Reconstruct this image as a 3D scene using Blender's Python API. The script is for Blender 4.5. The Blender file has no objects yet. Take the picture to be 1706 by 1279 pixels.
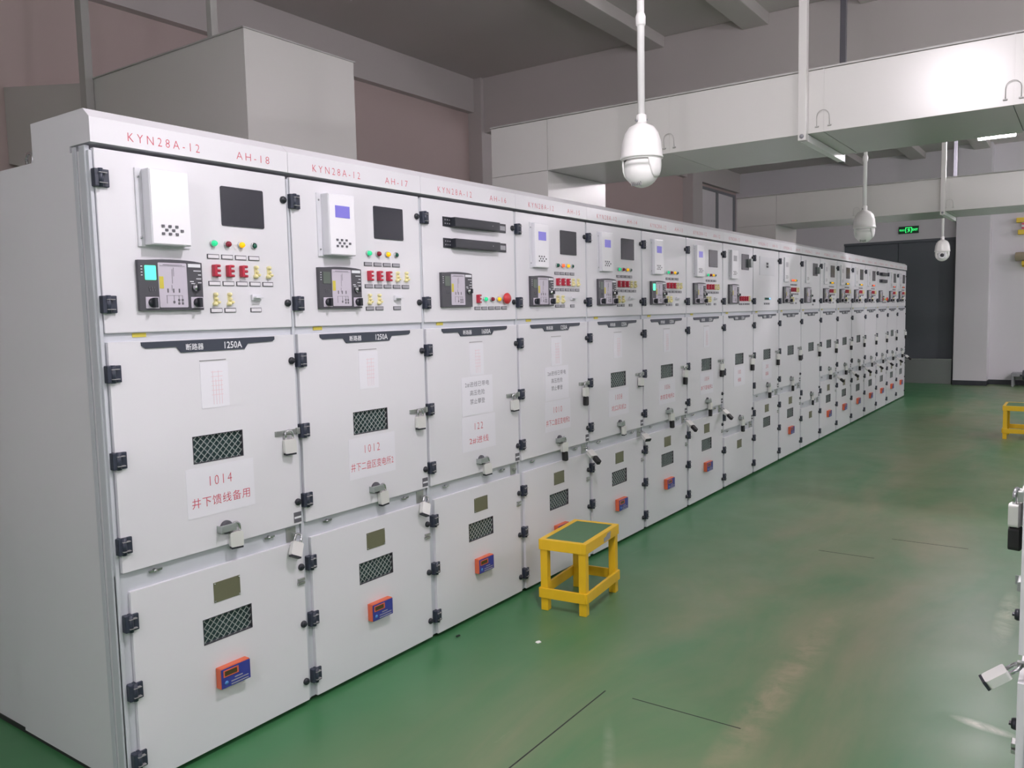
import bpy, bmesh, math, random
from mathutils import Matrix, Vector
random.seed(7)
PI = math.pi
S = bpy.context.scene
COL = S.collection

# ------------------------------------------------------------------ camera, world, exposure
def camera():
    yaw, pitch, roll = -0.95591435, -0.08722763, 0.02215089
    cam = bpy.data.cameras.new('camera')
    cam.sensor_width = 36.0
    cam.lens = 1365.13 / 1706.0 * 36.0
    cam.clip_start = 0.05
    o = bpy.data.objects.new('camera', cam)
    COL.objects.link(o)
    m = (Matrix.Rotation(yaw, 3, 'Z') @ Matrix.Rotation(pitch, 3, 'X') @ Matrix.Rotation(roll, 3, 'Y'))
    m = m @ Matrix.Rotation(PI / 2, 3, 'X')          # blender cameras look down -Z
    o.matrix_world = Matrix.Translation((-1.43272, -2.66801, 1.64264)) @ m.to_4x4()
    S.camera = o
camera()
w = bpy.data.worlds.new('world'); S.world = w
w.use_nodes = True
w.node_tree.nodes['Background'].inputs[0].default_value = (0.75, 0.8, 0.85, 1)
w.node_tree.nodes['Background'].inputs[1].default_value = 0.0
S.view_settings.view_transform = 'Standard'
S.view_settings.look = 'None'
S.view_settings.gamma = 1.0
S.view_settings.use_curve_mapping = False
S.view_settings.exposure = 1.86
S.cycles.use_denoising = True
S.cycles.max_bounces = 10
S.cycles.diffuse_bounces = 6
S.cycles.caustics_reflective = False; S.cycles.caustics_refractive = False
S.cycles.sample_clamp_indirect = 6.0
LAMP = 215.0                                          # emission of the lamp diffusers
# the one lamp in view, and the lamps whose glare shows on the ducts and on the cabinet doors with the rows they belong to
LAMP_SPOTS = [('batten_lamp', 8.86, -1.79, 'lit white batten lamp hung over the aisle between the two busbar ducts'),
              ('aisle_lamp_offscreen', 0.68, -1.79, 'lit white batten lamp hung over the aisle before the first busbar duct'),
              ('entrance_aisle_lamp_offscreen', -3.35, -1.79, 'lit white batten lamp hung over the aisle in front of the cabinet row'),
              ('facing_row_first_lamp_offscreen', -0.8, -4.9, 'first lit batten lamp hung behind the facing cabinet row'),
              ('facing_row_second_lamp_offscreen', 3.3, -4.9, 'second lit batten lamp hung behind the facing cabinet row'),
              ('facing_row_third_lamp_offscreen', 7.4, -4.9, 'third lit batten lamp hung behind the facing cabinet row'),
              ('facing_row_fourth_lamp_offscreen', 11.5, -4.9, 'fourth lit batten lamp hung behind the facing cabinet row'),
              ('facing_row_fifth_lamp_offscreen', 15.6, -4.9, 'fifth lit batten lamp hung behind the facing cabinet row')]
LAMP_Z = 3.40

# ------------------------------------------------------------------ materials
MATS = {}
def srgb(r, g, b):
    f = lambda c: (c / 255 / 12.92) if c / 255 <= 0.04045 else ((c / 255 + 0.055) / 1.055) ** 2.4
    return (f(r), f(g), f(b), 1)
def mat(name, rgb, rough=0.5, metal=0.0, var=0.04, scale=6.0, bump=0.0, bscale=60.0, spec=0.5, emit=0.0, coat=0.0, trans=0.0):
    m = bpy.data.materials.new(name); m.use_nodes = True
    nt = m.node_tree; N = nt.nodes; L = nt.links
    b = N['Principled BSDF']
    c = srgb(*rgb)
    tc = N.new('ShaderNodeTexCoord')
    nz = N.new('ShaderNodeTexNoise'); nz.inputs['Scale'].default_value = scale; nz.inputs['Detail'].default_value = 4
    L.new(tc.outputs['Object'], nz.inputs['Vector'])
    mix = N.new('ShaderNodeMix'); mix.data_type = 'RGBA'
    mix.inputs[6].default_value = tuple(x * (1 - var) for x in c[:3]) + (1,)
    mix.inputs[7].default_value = tuple(min(1, x * (1 + var)) for x in c[:3]) + (1,)
    L.new(nz.outputs['Fac'], mix.inputs[0])
    L.new(mix.outputs[2], b.inputs['Base Color'])
    b.inputs['Roughness'].default_value = rough
    b.inputs['Metallic'].default_value = metal
    b.inputs['Specular IOR Level'].default_value = spec
    b.inputs['Coat Weight'].default_value = coat
    b.inputs['Coat Roughness'].default_value = 0.15
    b.inputs['Transmission Weight'].default_value = trans
    if bump:
        n2 = N.new('ShaderNodeTexNoise'); n2.inputs['Scale'].default_value = bscale; n2.inputs['Detail'].default_value = 2
        L.new(tc.outputs['Object'], n2.inputs['Vector'])
        bp = N.new('ShaderNodeBump'); bp.inputs['Strength'].default_value = bump; bp.inputs['Distance'].default_value = 0.002
        L.new(n2.outputs['Fac'], bp.inputs['Height']); L.new(bp.outputs['Normal'], b.inputs['Normal'])
    if emit:
        L.new(mix.outputs[2], b.inputs['Emission Color'])
        b.inputs['Emission Strength'].default_value = emit
    MATS[name] = m
    return m
mat('steel', (222, 222, 226), 0.31, var=0.02, scale=2.5, bump=0.05, bscale=350)
mat('frame', (196, 200, 206), 0.42, var=0.03, scale=3)
mat('duct', (201, 201, 197), 0.27, var=0.02, scale=2, bump=0.03, bscale=200)
mat('black', (38, 41, 48), 0.42, var=0.08, scale=20)
mat('hinge_black', (50, 56, 70), 0.40, var=0.08, scale=20)
mat('plinth', (40, 44, 42), 0.7)
mat('charcoal', (74, 74, 80), 0.45, var=0.04, scale=15)
mat('strip', (58, 64, 76), 0.42, var=0.05, scale=15)
mat('paper', (229, 229, 235), 0.6, var=0.01)
mat('relay_white', (240, 240, 244), 0.22, var=0.01, coat=0.4)
mat('relay_alu', (216, 217, 222), 0.3, var=0.03)
mat('key', (96, 96, 102), 0.5)
mat('lcd_blue', (112, 106, 186), 0.3, emit=0.12)
mat('lcd_green', (80, 232, 176), 0.3, emit=0.34, var=0.01)
mat('lcd_dull', (98, 108, 100), 0.3)
mat('glass_dark', (54, 55, 62), 0.16, var=0.08, scale=8)
mat('diagram', (196, 190, 202), 0.4, var=0.02)
mat('print_grey', (108, 106, 112), 0.6)
mat('print_white', (226, 228, 232), 0.5)
mat('print_red', (206, 82, 98), 0.6, var=0.02)
mat('print_pink', (228, 204, 209), 0.6, var=0.02)
mat('print_black', (126, 126, 132), 0.6)
mat('yellow_tape', (206, 192, 74), 0.5)
mat('lamp_green_on', (40, 190, 130), 0.25, emit=0.22)
mat('lamp_green', (32, 96, 78), 0.25)
mat('lamp_red', (140, 30, 54), 0.2)
mat('lamp_red_on', (248, 104, 62), 0.25, emit=0.22)
mat('lamp_yellow_on', (248, 186, 10), 0.25, emit=0.16)
mat('lamp_blue_on', (150, 205, 245), 0.25, emit=0.25)
mat('chrome', (206, 207, 210), 0.22, metal=1.0, var=0.03)
mat('bezel', (196, 200, 200), 0.3, metal=0.5)
mat('link_red', (186, 44, 66), 0.35, var=0.08, scale=60)
mat('link_yellow', (236, 228, 172), 0.45, var=0.08, scale=60)
mat('tag_white', (224, 222, 226), 0.5)
mat('tag_grey', (158, 158, 164), 0.5)
mat('mushroom', (206, 58, 62), 0.35)
mat('window_back', (58, 78, 78), 0.22, var=0.45, scale=22)
mat('wire', (172, 180, 178), 0.35, metal=0.4)
mat('plaque', (122, 122, 98), 0.42, metal=0.35, var=0.06, scale=30)
mat('meter_orange', (216, 104, 70), 0.45)
mat('meter_blue', (56, 64, 146), 0.4, var=0.10, scale=30)
mat('lcd_olive', (76, 66, 40), 0.3)
mat('print_cyan', (90, 150, 216), 0.5)
mat('stainless', (176, 180, 176), 0.33, metal=0.75, var=0.06, scale=30)
mat('lever', (156, 164, 160), 0.34, metal=0.3)
mat('brass', (226, 226, 222), 0.32, metal=0.25, var=0.04)
mat('rubber', (30, 30, 32), 0.55)
mat('camera_white', (240, 240, 238), 0.32, var=0.01)
mat('seam_grey', (150, 150, 150), 0.6)
mat('stool_yellow', (236, 190, 36), 0.42, var=0.06, scale=14)
mat('stool_mat', (86, 122, 88), 0.62, var=0.08, scale=40, bump=0.3, bscale=240)
mat('door_dark', (92, 98, 104), 0.48, var=0.05, scale=2)
mat('baseboard', (44, 48, 54), 0.5)
mat('guard', (150, 154, 152), 0.30, metal=0.5, var=0.04, scale=3)
mat('sign_green', (22, 70, 44), 0.4)
mat('sign_lit', (50, 226, 112), 0.4, emit=0.40, var=0.01)
mat('beige', (176, 164, 140), 0.5)
mat('rack_yellow', (232, 200, 62), 0.45)
mat('grey_paint', (136, 138, 142), 0.5)
mat('pole_grey', (168, 168, 164), 0.45, var=0.03)
mat('pane', (240, 236, 238), 0.35, var=0.03)
mat('wall', (214, 212, 216), 0.8, var=0.02, scale=1.2, bump=0.08, bscale=30)
mat('wall_pink', (196, 180, 176), 0.85, var=0.03, scale=0.8, bump=0.08, bscale=30)
mat('ceiling', (200, 195, 193), 0.85, var=0.03, scale=0.8, bump=0.08, bscale=20)
mat('scrap', (232, 232, 228), 0.7)
mat('lamp_case', (235, 235, 235), 0.4)
mat('lamp_glow', (255, 246, 253), 0.5, var=0.0, emit=LAMP)

# worn and dusty marks on the paint: centre, direction, half length, half width, colour, strength
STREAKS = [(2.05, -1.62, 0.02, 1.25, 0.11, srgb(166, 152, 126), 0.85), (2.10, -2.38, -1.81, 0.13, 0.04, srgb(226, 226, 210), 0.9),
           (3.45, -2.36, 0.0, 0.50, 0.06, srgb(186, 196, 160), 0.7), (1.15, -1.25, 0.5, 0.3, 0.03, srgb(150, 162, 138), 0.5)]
def floor_material():
    m = bpy.data.materials.new('floor_epoxy'); m.use_nodes = True
    nt = m.node_tree; N = nt.nodes; L = nt.links; b = N['Principled BSDF']
    tc = N.new('ShaderNodeTexCoord')
    def noise(scale, detail, sx=1, sy=1, rough=0.55, dist=0.0):
        mp = N.new('ShaderNodeMapping'); mp.inputs['Scale'].default_value = (sx, sy, 1)
        L.new(tc.outputs['Object'], mp.inputs['Vector'])
        n = N.new('ShaderNodeTexNoise'); n.inputs['Scale'].default_value = scale; n.inputs['Detail'].default_value = detail
        n.inputs['Roughness'].default_value = rough; n.inputs['Distortion'].default_value = dist
        L.new(mp.outputs['Vector'], n.inputs['Vector']); return n.outputs['Fac']
    def ramp(src, a, bb):
        r = N.new('ShaderNodeMapRange'); r.inputs['From Min'].default_value = a; r.inputs['From Max'].default_value = bb
        L.new(src, r.inputs['Value']); return r.outputs['Result']
    def mix(f, c1, c2):
        x = N.new('ShaderNodeMix'); x.data_type = 'RGBA'
        L.new(f, x.inputs[0])
        for s, c in ((6, c1), (7, c2)):
            if isinstance(c, tuple): x.inputs[s].default_value = c
            else: L.new(c, x.inputs[s])
        return x.outputs[2]
    green = mix(noise(1.3, 5), srgb(56, 116, 72), srgb(74, 128, 84))
    # dust trodden into the walkway in the middle of the aisle (y from -0.7 to -2.3)
    sep = N.new('ShaderNodeSeparateXYZ'); L.new(tc.outputs['Object'], sep.inputs[0])
    a = N.new('ShaderNodeMath'); a.operation = 'ADD'; a.inputs[1].default_value = 1.45; L.new(sep.outputs['Y'], a.inputs[0])
    a2 = N.new('ShaderNodeMath'); a2.operation = 'ABSOLUTE'; L.new(a.outputs[0], a2.inputs[0])
    band = ramp(a2.outputs[0], 1.30, 0.35)
    dn = ramp(noise(0.9, 6, 0.55, 1.5, 0.6, 0.4), 0.30, 0.66)
    mu = N.new('ShaderNodeMath'); mu.operation = 'MULTIPLY'; L.new(band, mu.inputs[0]); L.new(dn, mu.inputs[1])
    mu2 = N.new('ShaderNodeMath'); mu2.operation = 'MULTIPLY'; L.new(mu.outputs[0], mu2.inputs[0]); mu2.inputs[1].default_value = 0.85
    c = mix(mu2.outputs[0], green, srgb(142, 138, 110))
    sc = ramp(noise(2.2, 8, 0.35, 2.2, 0.7, 1.0), 0.66, 0.80)
    ms = N.new('ShaderNodeMath'); ms.operation = 'MULTIPLY'; L.new(sc, ms.inputs[0]); ms.inputs[1].default_value = 0.4
    c = mix(ms.outputs[0], c, srgb(168, 176, 150))
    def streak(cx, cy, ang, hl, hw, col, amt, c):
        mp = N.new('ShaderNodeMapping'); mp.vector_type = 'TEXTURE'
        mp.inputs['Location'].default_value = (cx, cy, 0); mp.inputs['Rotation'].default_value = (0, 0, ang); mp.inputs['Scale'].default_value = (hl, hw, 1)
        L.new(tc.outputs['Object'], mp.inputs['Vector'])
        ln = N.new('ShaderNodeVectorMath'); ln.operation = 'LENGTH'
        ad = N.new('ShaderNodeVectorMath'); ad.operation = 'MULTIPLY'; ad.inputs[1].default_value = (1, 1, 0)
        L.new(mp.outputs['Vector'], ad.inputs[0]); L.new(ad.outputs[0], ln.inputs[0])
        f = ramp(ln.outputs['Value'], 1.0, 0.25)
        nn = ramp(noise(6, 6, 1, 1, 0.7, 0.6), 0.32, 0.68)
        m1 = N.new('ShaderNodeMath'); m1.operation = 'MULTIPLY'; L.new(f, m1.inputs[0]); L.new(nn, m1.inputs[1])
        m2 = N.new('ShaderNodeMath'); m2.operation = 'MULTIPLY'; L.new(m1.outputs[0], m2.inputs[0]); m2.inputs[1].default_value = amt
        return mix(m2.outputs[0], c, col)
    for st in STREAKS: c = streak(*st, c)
    L.new(c, b.inputs['Base Color'])
    rg = ramp(noise(3.0, 4), 0.0, 1.0)
    rr = N.new('ShaderNodeMapRange'); rr.inputs['To Min'].default_value = 0.30; rr.inputs['To Max'].default_value = 0.48
    L.new(rg, rr.inputs['Value']); L.new(rr.outputs['Result'], b.inputs['Roughness'])
    bn = N.new('ShaderNodeBump'); bn.inputs['Strength'].default_value = 0.05; bn.inputs['Distance'].default_value = 0.01
    L.new(noise(5, 3), bn.inputs['Height']); L.new(bn.outputs['Normal'], b.inputs['Normal'])
    MATS['floor'] = m
floor_material()

# ------------------------------------------------------------------ mesh helpers
def box(bm, x0, x1, y0, y1, z0, z1, bev=0.0, mi=0):
    v = [bm.verts.new(p) for p in ((x0, y0, z0), (x1, y0, z0), (x1, y1, z0), (x0, y1, z0),
                                   (x0, y0, z1), (x1, y0, z1), (x1, y1, z1), (x0, y1, z1))]
    fs = [bm.faces.new([v[i] for i in q]) for q in ((3, 2, 1, 0), (4, 5, 6, 7), (0, 1, 5, 4), (1, 2, 6, 5), (2, 3, 7, 6), (3, 0, 4, 7))]
    for f in fs: f.material_index = mi
    if bev:
        es = list({e for f in fs for e in f.edges})
        r = bmesh.ops.bevel(bm, geom=es, offset=bev, segments=2, affect='EDGES', profile=0.6)
        for f in r['faces']: f.material_index = mi
def prism(bm, pts, a0, a1, plane='xz', mi=0):
    """polygon pts extruded along the remaining axis from a0 to a1"""
    def P(p, a):
        return {'xz': (p[0], a, p[1]), 'yz': (a, p[0], p[1]), 'xy': (p[0], p[1], a)}[plane]
    A = [bm.verts.new(P(p, a0)) for p in pts]; B = [bm.verts.new(P(p, a1)) for p in pts]
    n = len(pts)
    fs = [bm.faces.new(A), bm.faces.new(B[::-1])]
    for i in range(n): fs.append(bm.faces.new((A[i], B[i], B[(i + 1) % n], A[(i + 1) % n])))
    for f in fs: f.material_index = mi
    bmesh.ops.recalc_face_normals(bm, faces=fs)
def rrect(x0, x1, z0, z1, r, n=4):
    pts = []
    for cx, cz, a in ((x1 - r, z1 - r, 0), (x0 + r, z1 - r, 90), (x0 + r, z0 + r, 180), (x1 - r, z0 + r, 270)):
        for k in range(n + 1):
            t = math.radians(a + 90 * k / n); pts.append((cx + r * math.cos(t), cz + r * math.sin(t)))
    return pts
def lathe(bm, prof, c=(0, 0, 0), axis='z', seg=24, a0=0.0, a1=2 * PI, mi=0):
    """profile [(r, h)] turned about an axis through c"""
    full = abs(a1 - a0 - 2 * PI) < 1e-6
    n = seg if full else seg + 1
    rings = []
    for r, h in prof:
        ring = []
        for k in range(n):
            t = a0 + (a1 - a0) * k / seg
            p = (r * math.cos(t), r * math.sin(t), h)
            if axis == 'y': p = (p[0], h, p[1])
            if axis == 'x': p = (h, p[0], p[1])
            ring.append(bm.verts.new((c[0] + p[0], c[1] + p[1], c[2] + p[2])))
        rings.append(ring)
    fs = []
    for A, B in zip(rings, rings[1:]):
        for k in range(seg if full else seg):
            j = (k + 1) % n
            if not full and k + 1 >= n: continue
            fs.append(bm.faces.new((A[k], A[j], B[j], B[k])))
    if full:
        if prof[0][0] > 1e-5: fs.append(bm.faces.new(rings[0][::-1]))
        if prof[-1][0] > 1e-5: fs.append(bm.faces.new(rings[-1]))
    for f in fs: f.material_index = mi; f.smooth = True
    bmesh.ops.remove_doubles(bm, verts=[v for r in rings for v in r], dist=1e-6)
    return fs
def cyl(bm, c, r, h, axis='z', seg=16, mi=0):
    lathe(bm, [(r, 0), (r, h)], c, axis, seg, mi=mi)
def tube(bm, path, r, seg=8, mi=0):
    path = [Vector(p) for p in path]; rings = []
    up = Vector((0, 0, 1))
    for i, p in enumerate(path):
        d = (path[min(i + 1, len(path) - 1)] - path[max(i - 1, 0)]).normalized()
        u = d.cross(up)
        if u.length < 1e-3: u = d.cross(Vector((1, 0, 0)))
        u.normalize(); v = d.cross(u).normalized()
        if i and rings:
            pu = rings[-1][1]
            u = (pu - d * pu.dot(d)).normalized(); v = d.cross(u).normalized()
        rings.append(([bm.verts.new(p + r * (math.cos(2 * PI * k / seg) * u + math.sin(2 * PI * k / seg) * v)) for k in range(seg)], u))
    fs = []
    for (A, _), (B, _) in zip(rings, rings[1:]):
        for k in range(seg): fs.append(bm.faces.new((A[k], A[(k + 1) % seg], B[(k + 1) % seg], B[k])))
    fs.append(bm.faces.new(rings[0][0][::-1])); fs.append(bm.faces.new(rings[-1][0]))
    for f in fs: f.material_index = mi; f.smooth = True
CACHE = {}
def mesh(key, fn, *mats):
    """mesh data made once for each key and shared"""
    if key in CACHE: return CACHE[key]
    bm = bmesh.new(); fn(bm)
    bmesh.ops.recalc_face_normals(bm, faces=bm.faces[:])
    me = bpy.data.meshes.new(key); bm.to_mesh(me); bm.free()
    for m in mats: me.materials.append(MATS[m])
    CACHE[key] = me
    return me
def ob(name, me, parent=None, loc=(0, 0, 0), rot=(0, 0, 0), label=None):
    o = bpy.data.objects.new(name, me); COL.objects.link(o)
    o.location = loc; o.rotation_euler = rot
    if parent: o.parent = parent
    if label: o['label'] = label
    if parent and name in ('printed_marks', 'keypad', 'screw_heads', 'wire_mesh', 'printed_diagram', 'printed_grid', 'printed_lines', 'vent_slot'): o['kind'] = 'stuff'
    return o
def thing(name, label, cat, loc=(0, 0, 0), rotz=0.0, group=None):
    o = bpy.data.objects.new(name, None); COL.objects.link(o)
    o.empty_display_size = 0.1
    o.location = loc; o.rotation_euler = (0, 0, rotz)
    o['label'] = label; o['category'] = cat
    if group: o['group'] = group
    return o
def tag(o, label, cat, group=None):
    o['label'] = label; o['category'] = cat
    if group: o['group'] = group
    return o
def struct(name, fn, m, label=None, parent=None):
    o = ob(name, mesh('S_' + name, fn, m), parent)
    if not parent: o['kind'] = 'structure'
    if label: o['label'] = label
    return o
def text(s, m, w=None, h=None, space=1.0, bold=0.0):
    """flat lettering in the xz plane facing -y, centred on the origin, fitted into w x h"""
    key = ('T', s, m, w, h, space, bold)
    if key in CACHE: return CACHE[key]
    cu = bpy.data.curves.new('lettering', 'FONT'); cu.body = s; cu.size = 1; cu.space_character = space
    cu.resolution_u = 2; cu.offset = bold
    o = bpy.data.objects.new('lettering_tmp', cu); COL.objects.link(o)
    bpy.context.view_layer.update()
    dg = bpy.context.evaluated_depsgraph_get()
    me = bpy.data.meshes.new_from_object(o.evaluated_get(dg))
    bpy.data.objects.remove(o); bpy.data.curves.remove(cu)
    if len(me.vertices):
        xs = [v.co.x for v in me.vertices]; ys = [v.co.y for v in me.vertices]
        cx, cy = (min(xs) + max(xs)) / 2, (min(ys) + max(ys)) / 2
        ww, hh = max(max(xs) - min(xs), 1e-4), max(max(ys) - min(ys), 1e-4)
        sx = w / ww if w else h / hh
        sy = h / hh if h else sx
        for v in me.vertices:
            v.co = Vector(((v.co.x - cx) * sx, 0, (v.co.y - cy) * sy))
    me.materials.clear(); me.materials.append(MATS[m])
    me.name = 'lettering'
    CACHE[key] = me
    return me

# ------------------------------------------------------------------ the room
X0, X1, Y0, Y1, ZC = -5.0, 17.40, -6.2, 4.15, 4.70
fl = struct('floor', lambda b: box(b, X0 - .2, X1 + 1.2, Y0 - .2, Y1 + .2, -0.12, 0), 'floor')
def groove(b, x0, x1, y0, y1): box(b, x0, x1, y0, y1, -0.002, 0.0006)
for i, (x0, x1, y0, y1) in enumerate(((0.55, 1.580, -1.003, -0.997), (1.577, 1.582, -1.60, -1.13),
                                      (4.153, 4.160, -1.57, -1.22), (4.683, 4.690, -2.05, -1.58))):
    ob('expansion_joint', mesh('joint%d' % i, lambda b: groove(b, x0, x1, y0, y1), 'plinth'), fl)
cl = struct('ceiling', lambda b: box(b, X0 - .2, X1 + .2, Y0 - .2, Y1 + .2, ZC, ZC + 0.15), 'ceiling')
y = 1.50
rib = mesh('rib', lambda b: box(b, X0, 7.4, -0.14, 0.14, ZC - 0.12, ZC + 0.02, 0.01), 'ceiling')
rib2 = mesh('rib2', lambda b: box(b, 7.8, X1, -0.14, 0.14, ZC - 0.12, ZC + 0.02, 0.01), 'ceiling')
while y > Y0 + 0.3:
    ob('ceiling_rib', rib, cl, (0, y, 0)); ob('ceiling_rib', rib2, cl, (0, y, 0))
    y -= 1.18
struct('trim_2', lambda b: box(b, 7.4, 7.8, Y0, Y1, ZC - 0.70, ZC, 0.01), 'ceiling', 'pale concrete beam crossing under the ceiling')
wb = struct('wall_back', lambda b: box(b, X0 - .2, X1 + .2, Y1, Y1 + 0.2, 0, ZC), 'wall_pink')
ob('wall_beam', mesh('wall_beam', lambda b: box(b, X0, X1, Y1 - 0.10, Y1 + .02, 4.27, ZC), 'ceiling'), wb)
for xx in (7.6, 14.6):
    ob('pilaster', mesh('pilaster', lambda b: box(b, -0.25, 0.25, Y1 - 0.22, Y1 + .02, 0, ZC, 0.01), 'ceiling'), wb, (xx, 0, 0))
# high window in the back wall
wn = struct('window_1', lambda b: (box(b, 15.0, 15.09, Y1 - .06, Y1 + .01, 3.15, 4.15), box(b, 16.05, 16.15, Y1 - .06, Y1 + .01, 3.15, 4.15),
                                   box(b, 17.1, 17.2, Y1 - .06, Y1 + .01, 3.15, 4.15), box(b, 15.0, 17.2, Y1 - .06, Y1 + .01, 3.08, 3.15),
                                   box(b, 15.0, 17.2, Y1 - .06, Y1 + .01, 4.15, 4.2)), 'grey_paint')
for xx in (15.09, 16.15):
    ob('window_pane', mesh('pane', lambda b: box(b, 0, 0.96, Y1 - .03, Y1 - .01, 3.15, 4.15), 'pane'), wn, (xx, 0, 0))
DY0, DY1, DZ = -0.40, 1.75, 2.955                       # steel door in the end wall
def far_wall(b):
    box(b, X1, X1 + 0.2, Y0 - .2, DY0, 0, ZC)
    box(b, X1, X1 + 0.2, DY1, Y1 + .2, 0, ZC)
    box(b, X1, X1 + 0.2, DY0, DY1, DZ, ZC)
struct('wall_far', far_wall, 'wall')
struct('trim_1', lambda b: box(b, 17.02, X1 + .02, -1.035, -0.445, 0, ZC, 0.01), 'wall')
struct('baseboard_far', lambda b: (box(b, 17.005, X1, -1.04, -0.44, 0, 0.095), box(b, X1 - .012, X1, Y0, -1.04, 0, 0.095), box(b, X1 - .012, X1, DY1, Y1, 0, .095)), 'baseboard')
struct('wall_right', lambda b: box(b, X0 - .2, X1 + .2, Y0 - 0.2, Y0, 0, ZC), 'wall')
struct('wall_near', lambda b: box(b, X0 - 0.2, X0, Y0 - .2, Y1 + .2, 0, ZC), 'wall')
dr = bpy.data.objects.new('door_1', None); COL.objects.link(dr); dr.location = (X1 + .06, (DY0 + DY1) / 2, 0)
dr['kind'] = 'structure'; dr['label'] = 'tall dark grey double steel door in the end wall'
dw = (DY1 - DY0) / 2
for s in (-1, 1):
    lf = ob('door_leaf', mesh('leaf', lambda b: box(b, 0, .05, -dw / 2 + .004, dw / 2 - .004, 0.02, DZ - .05, .004), 'door_dark'), dr, (0, s * dw / 2, 0))
    ob('door_handle', mesh('dhandle', lambda b: box(b, -.05, 0, -.015, .015, 1.0, 1.2, .005), 'stainless'), lf, (0, -s * (dw / 2 - .09), 0))
ob('door_frame', mesh('dframe', lambda b: box(b, -.06, .1, -dw, dw, DZ - .05, DZ), 'door_dark'), dr)

# kick board across the door (rodent guard)
g = thing('rodent_guard', 'low brushed metal guard board standing across the dark steel door', 'guard board', (17.2, (DY0 + DY1) / 2, 0))
ob('panel', mesh('guard', lambda b: box(b, -.012, .012, -dw, dw - .0, 0.0, 0.485, .003), 'guard'), g)
ob('top_rail', mesh('guardrail', lambda b: box(b, -.018, .018, -dw, dw, 0.486, 0.506, .004), 'stainless'), g)

# ------------------------------------------------------------------ switchgear cabinets
def hinge(b):
    box(b, 0.000, 0.020, -0.018, 0.014, -.029, .029, .003)
    box(b, 0.0205, 0.052, -0.012, 0.014, -.029, .029, .003)
    cyl(b, (0.0205, -0.015, -.030), .0085, .060, 'z', 10)
    for z in (-.018, .015): box(b, .012, .040, -.0245, -.012, z, z + .0025, mi=1)
def knob(b): lathe(b, [(.0145, 0), (.0145, -.006), (.012, -.011), (.0, -.012)], (0, 0, 0), 'y', 16); box(b, -.008, .008, -.016, -.011, -.0025, .0025)
def holed_door(b, x0, x1, z0, z1, holes, t=0.020):
    """door leaf with rectangular openings; all openings share one x range"""
    if not holes: box(b, x0, x1, 0, t, z0, z1, .0035); return
    hx0, hx1 = holes[0][0], holes[0][1]
    box(b, x0, hx0, 0, t, z0, z1); box(b, hx1, x1, 0, t, z0, z1)
    zc = z0
    for _, _, a, c in sorted(holes, key=lambda q: q[2]):
        box(b, hx0, hx1, 0, t, zc, a); zc = c
    box(b, hx0, hx1, 0, t, zc, z1)
def wiremesh(b, w, h, nx=8):
    p = w / nx; r = 0.0013
    def seg(ax, az, bx, bz, y):
        d = Vector((bx - ax, 0, bz - az)); l = d.length
        if l < .002: return
        d /= l; nrm = Vector((-d.z, 0, d.x)) * r
        A, B = Vector((ax, y, az)), Vector((bx, y, bz)); o = Vector((0, .0022, 0))
        vs = [b.verts.new(q) for q in (A - nrm, A + nrm, B + nrm, B - nrm, A - nrm + o, A + nrm + o, B + nrm + o, B - nrm + o)]
        for q in ((0, 1, 2, 3), (4, 5, 6, 7), (0, 1, 5, 4), (1, 2, 6, 5), (2, 3, 7, 6), (3, 0, 4, 7)): b.faces.new([vs[i] for i in q])
    k = -int(h / p) - 1
    while k * p < w:
        a = k * p
        t0, t1 = max(0, -a), min(h, w - a)
        if t1 > t0:
            seg(a + t0, t0, a + t1, t1, .004); seg(a + t0, h - t0, a + t1, h - t1, .0065)
        k += 1
def tagmesh(b): box(b, -.025, .025, -.003, 0, -.0085, .0085, mi=0); box(b, -.0225, .0225, -.0042, -.003, -.006, .006, mi=1)
def lampbezel(b): lathe(b, [(.0135, 0), (.0135, -.005), (.0115, -.008), (.0115, 0)], (0, 0, 0), 'y', 16)
def lamplens(b): lathe(b, [(.0108, 0), (.0108, -.014), (.0085, -.019), (0, -.021)], (0, 0, 0), 'y', 16)
def pushlens(b): lathe(b, [(.0085, -.008), (.0085, -.011), (.0, -.0115)], (0, 0, 0), 'y', 16)
def linkE(b):
    box(b, -.014, -.002, -.020, 0, -.022, .022, .003)
    for z in (-.018, 0, .018): cyl(b, (-.004, -.012, z), .0052, .018, 'x', 8)
def linkY(b):
    box(b, -.006, .006, -.006, 0, -.024, .022, .001)
    for x, z, r in ((0, .017, .0075), (.001, .000, .006), (-.004, -.018, .008), (.010, -.012, .006)):
        lathe(b, [(r, 0), (r, -.012), (r * .6, -.017), (0, -.018)], (x, 0, z), 'y', 10)
def housing(b):
    pts = [(.136, 1.676), (.381, 1.676), (.381, 1.846)] + [(.381 - .245 * k / 8, 1.846 + .008 * math.sin(PI * (k + .6) / 9)) for k in range(1, 8)] + [(.136, 1.849)]
    prism(b, pts, -.016, 0)
def diagram(b): prism(b, rrect(.207, .317, 1.686, 1.842, .004), -.0185, -.0158)
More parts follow.
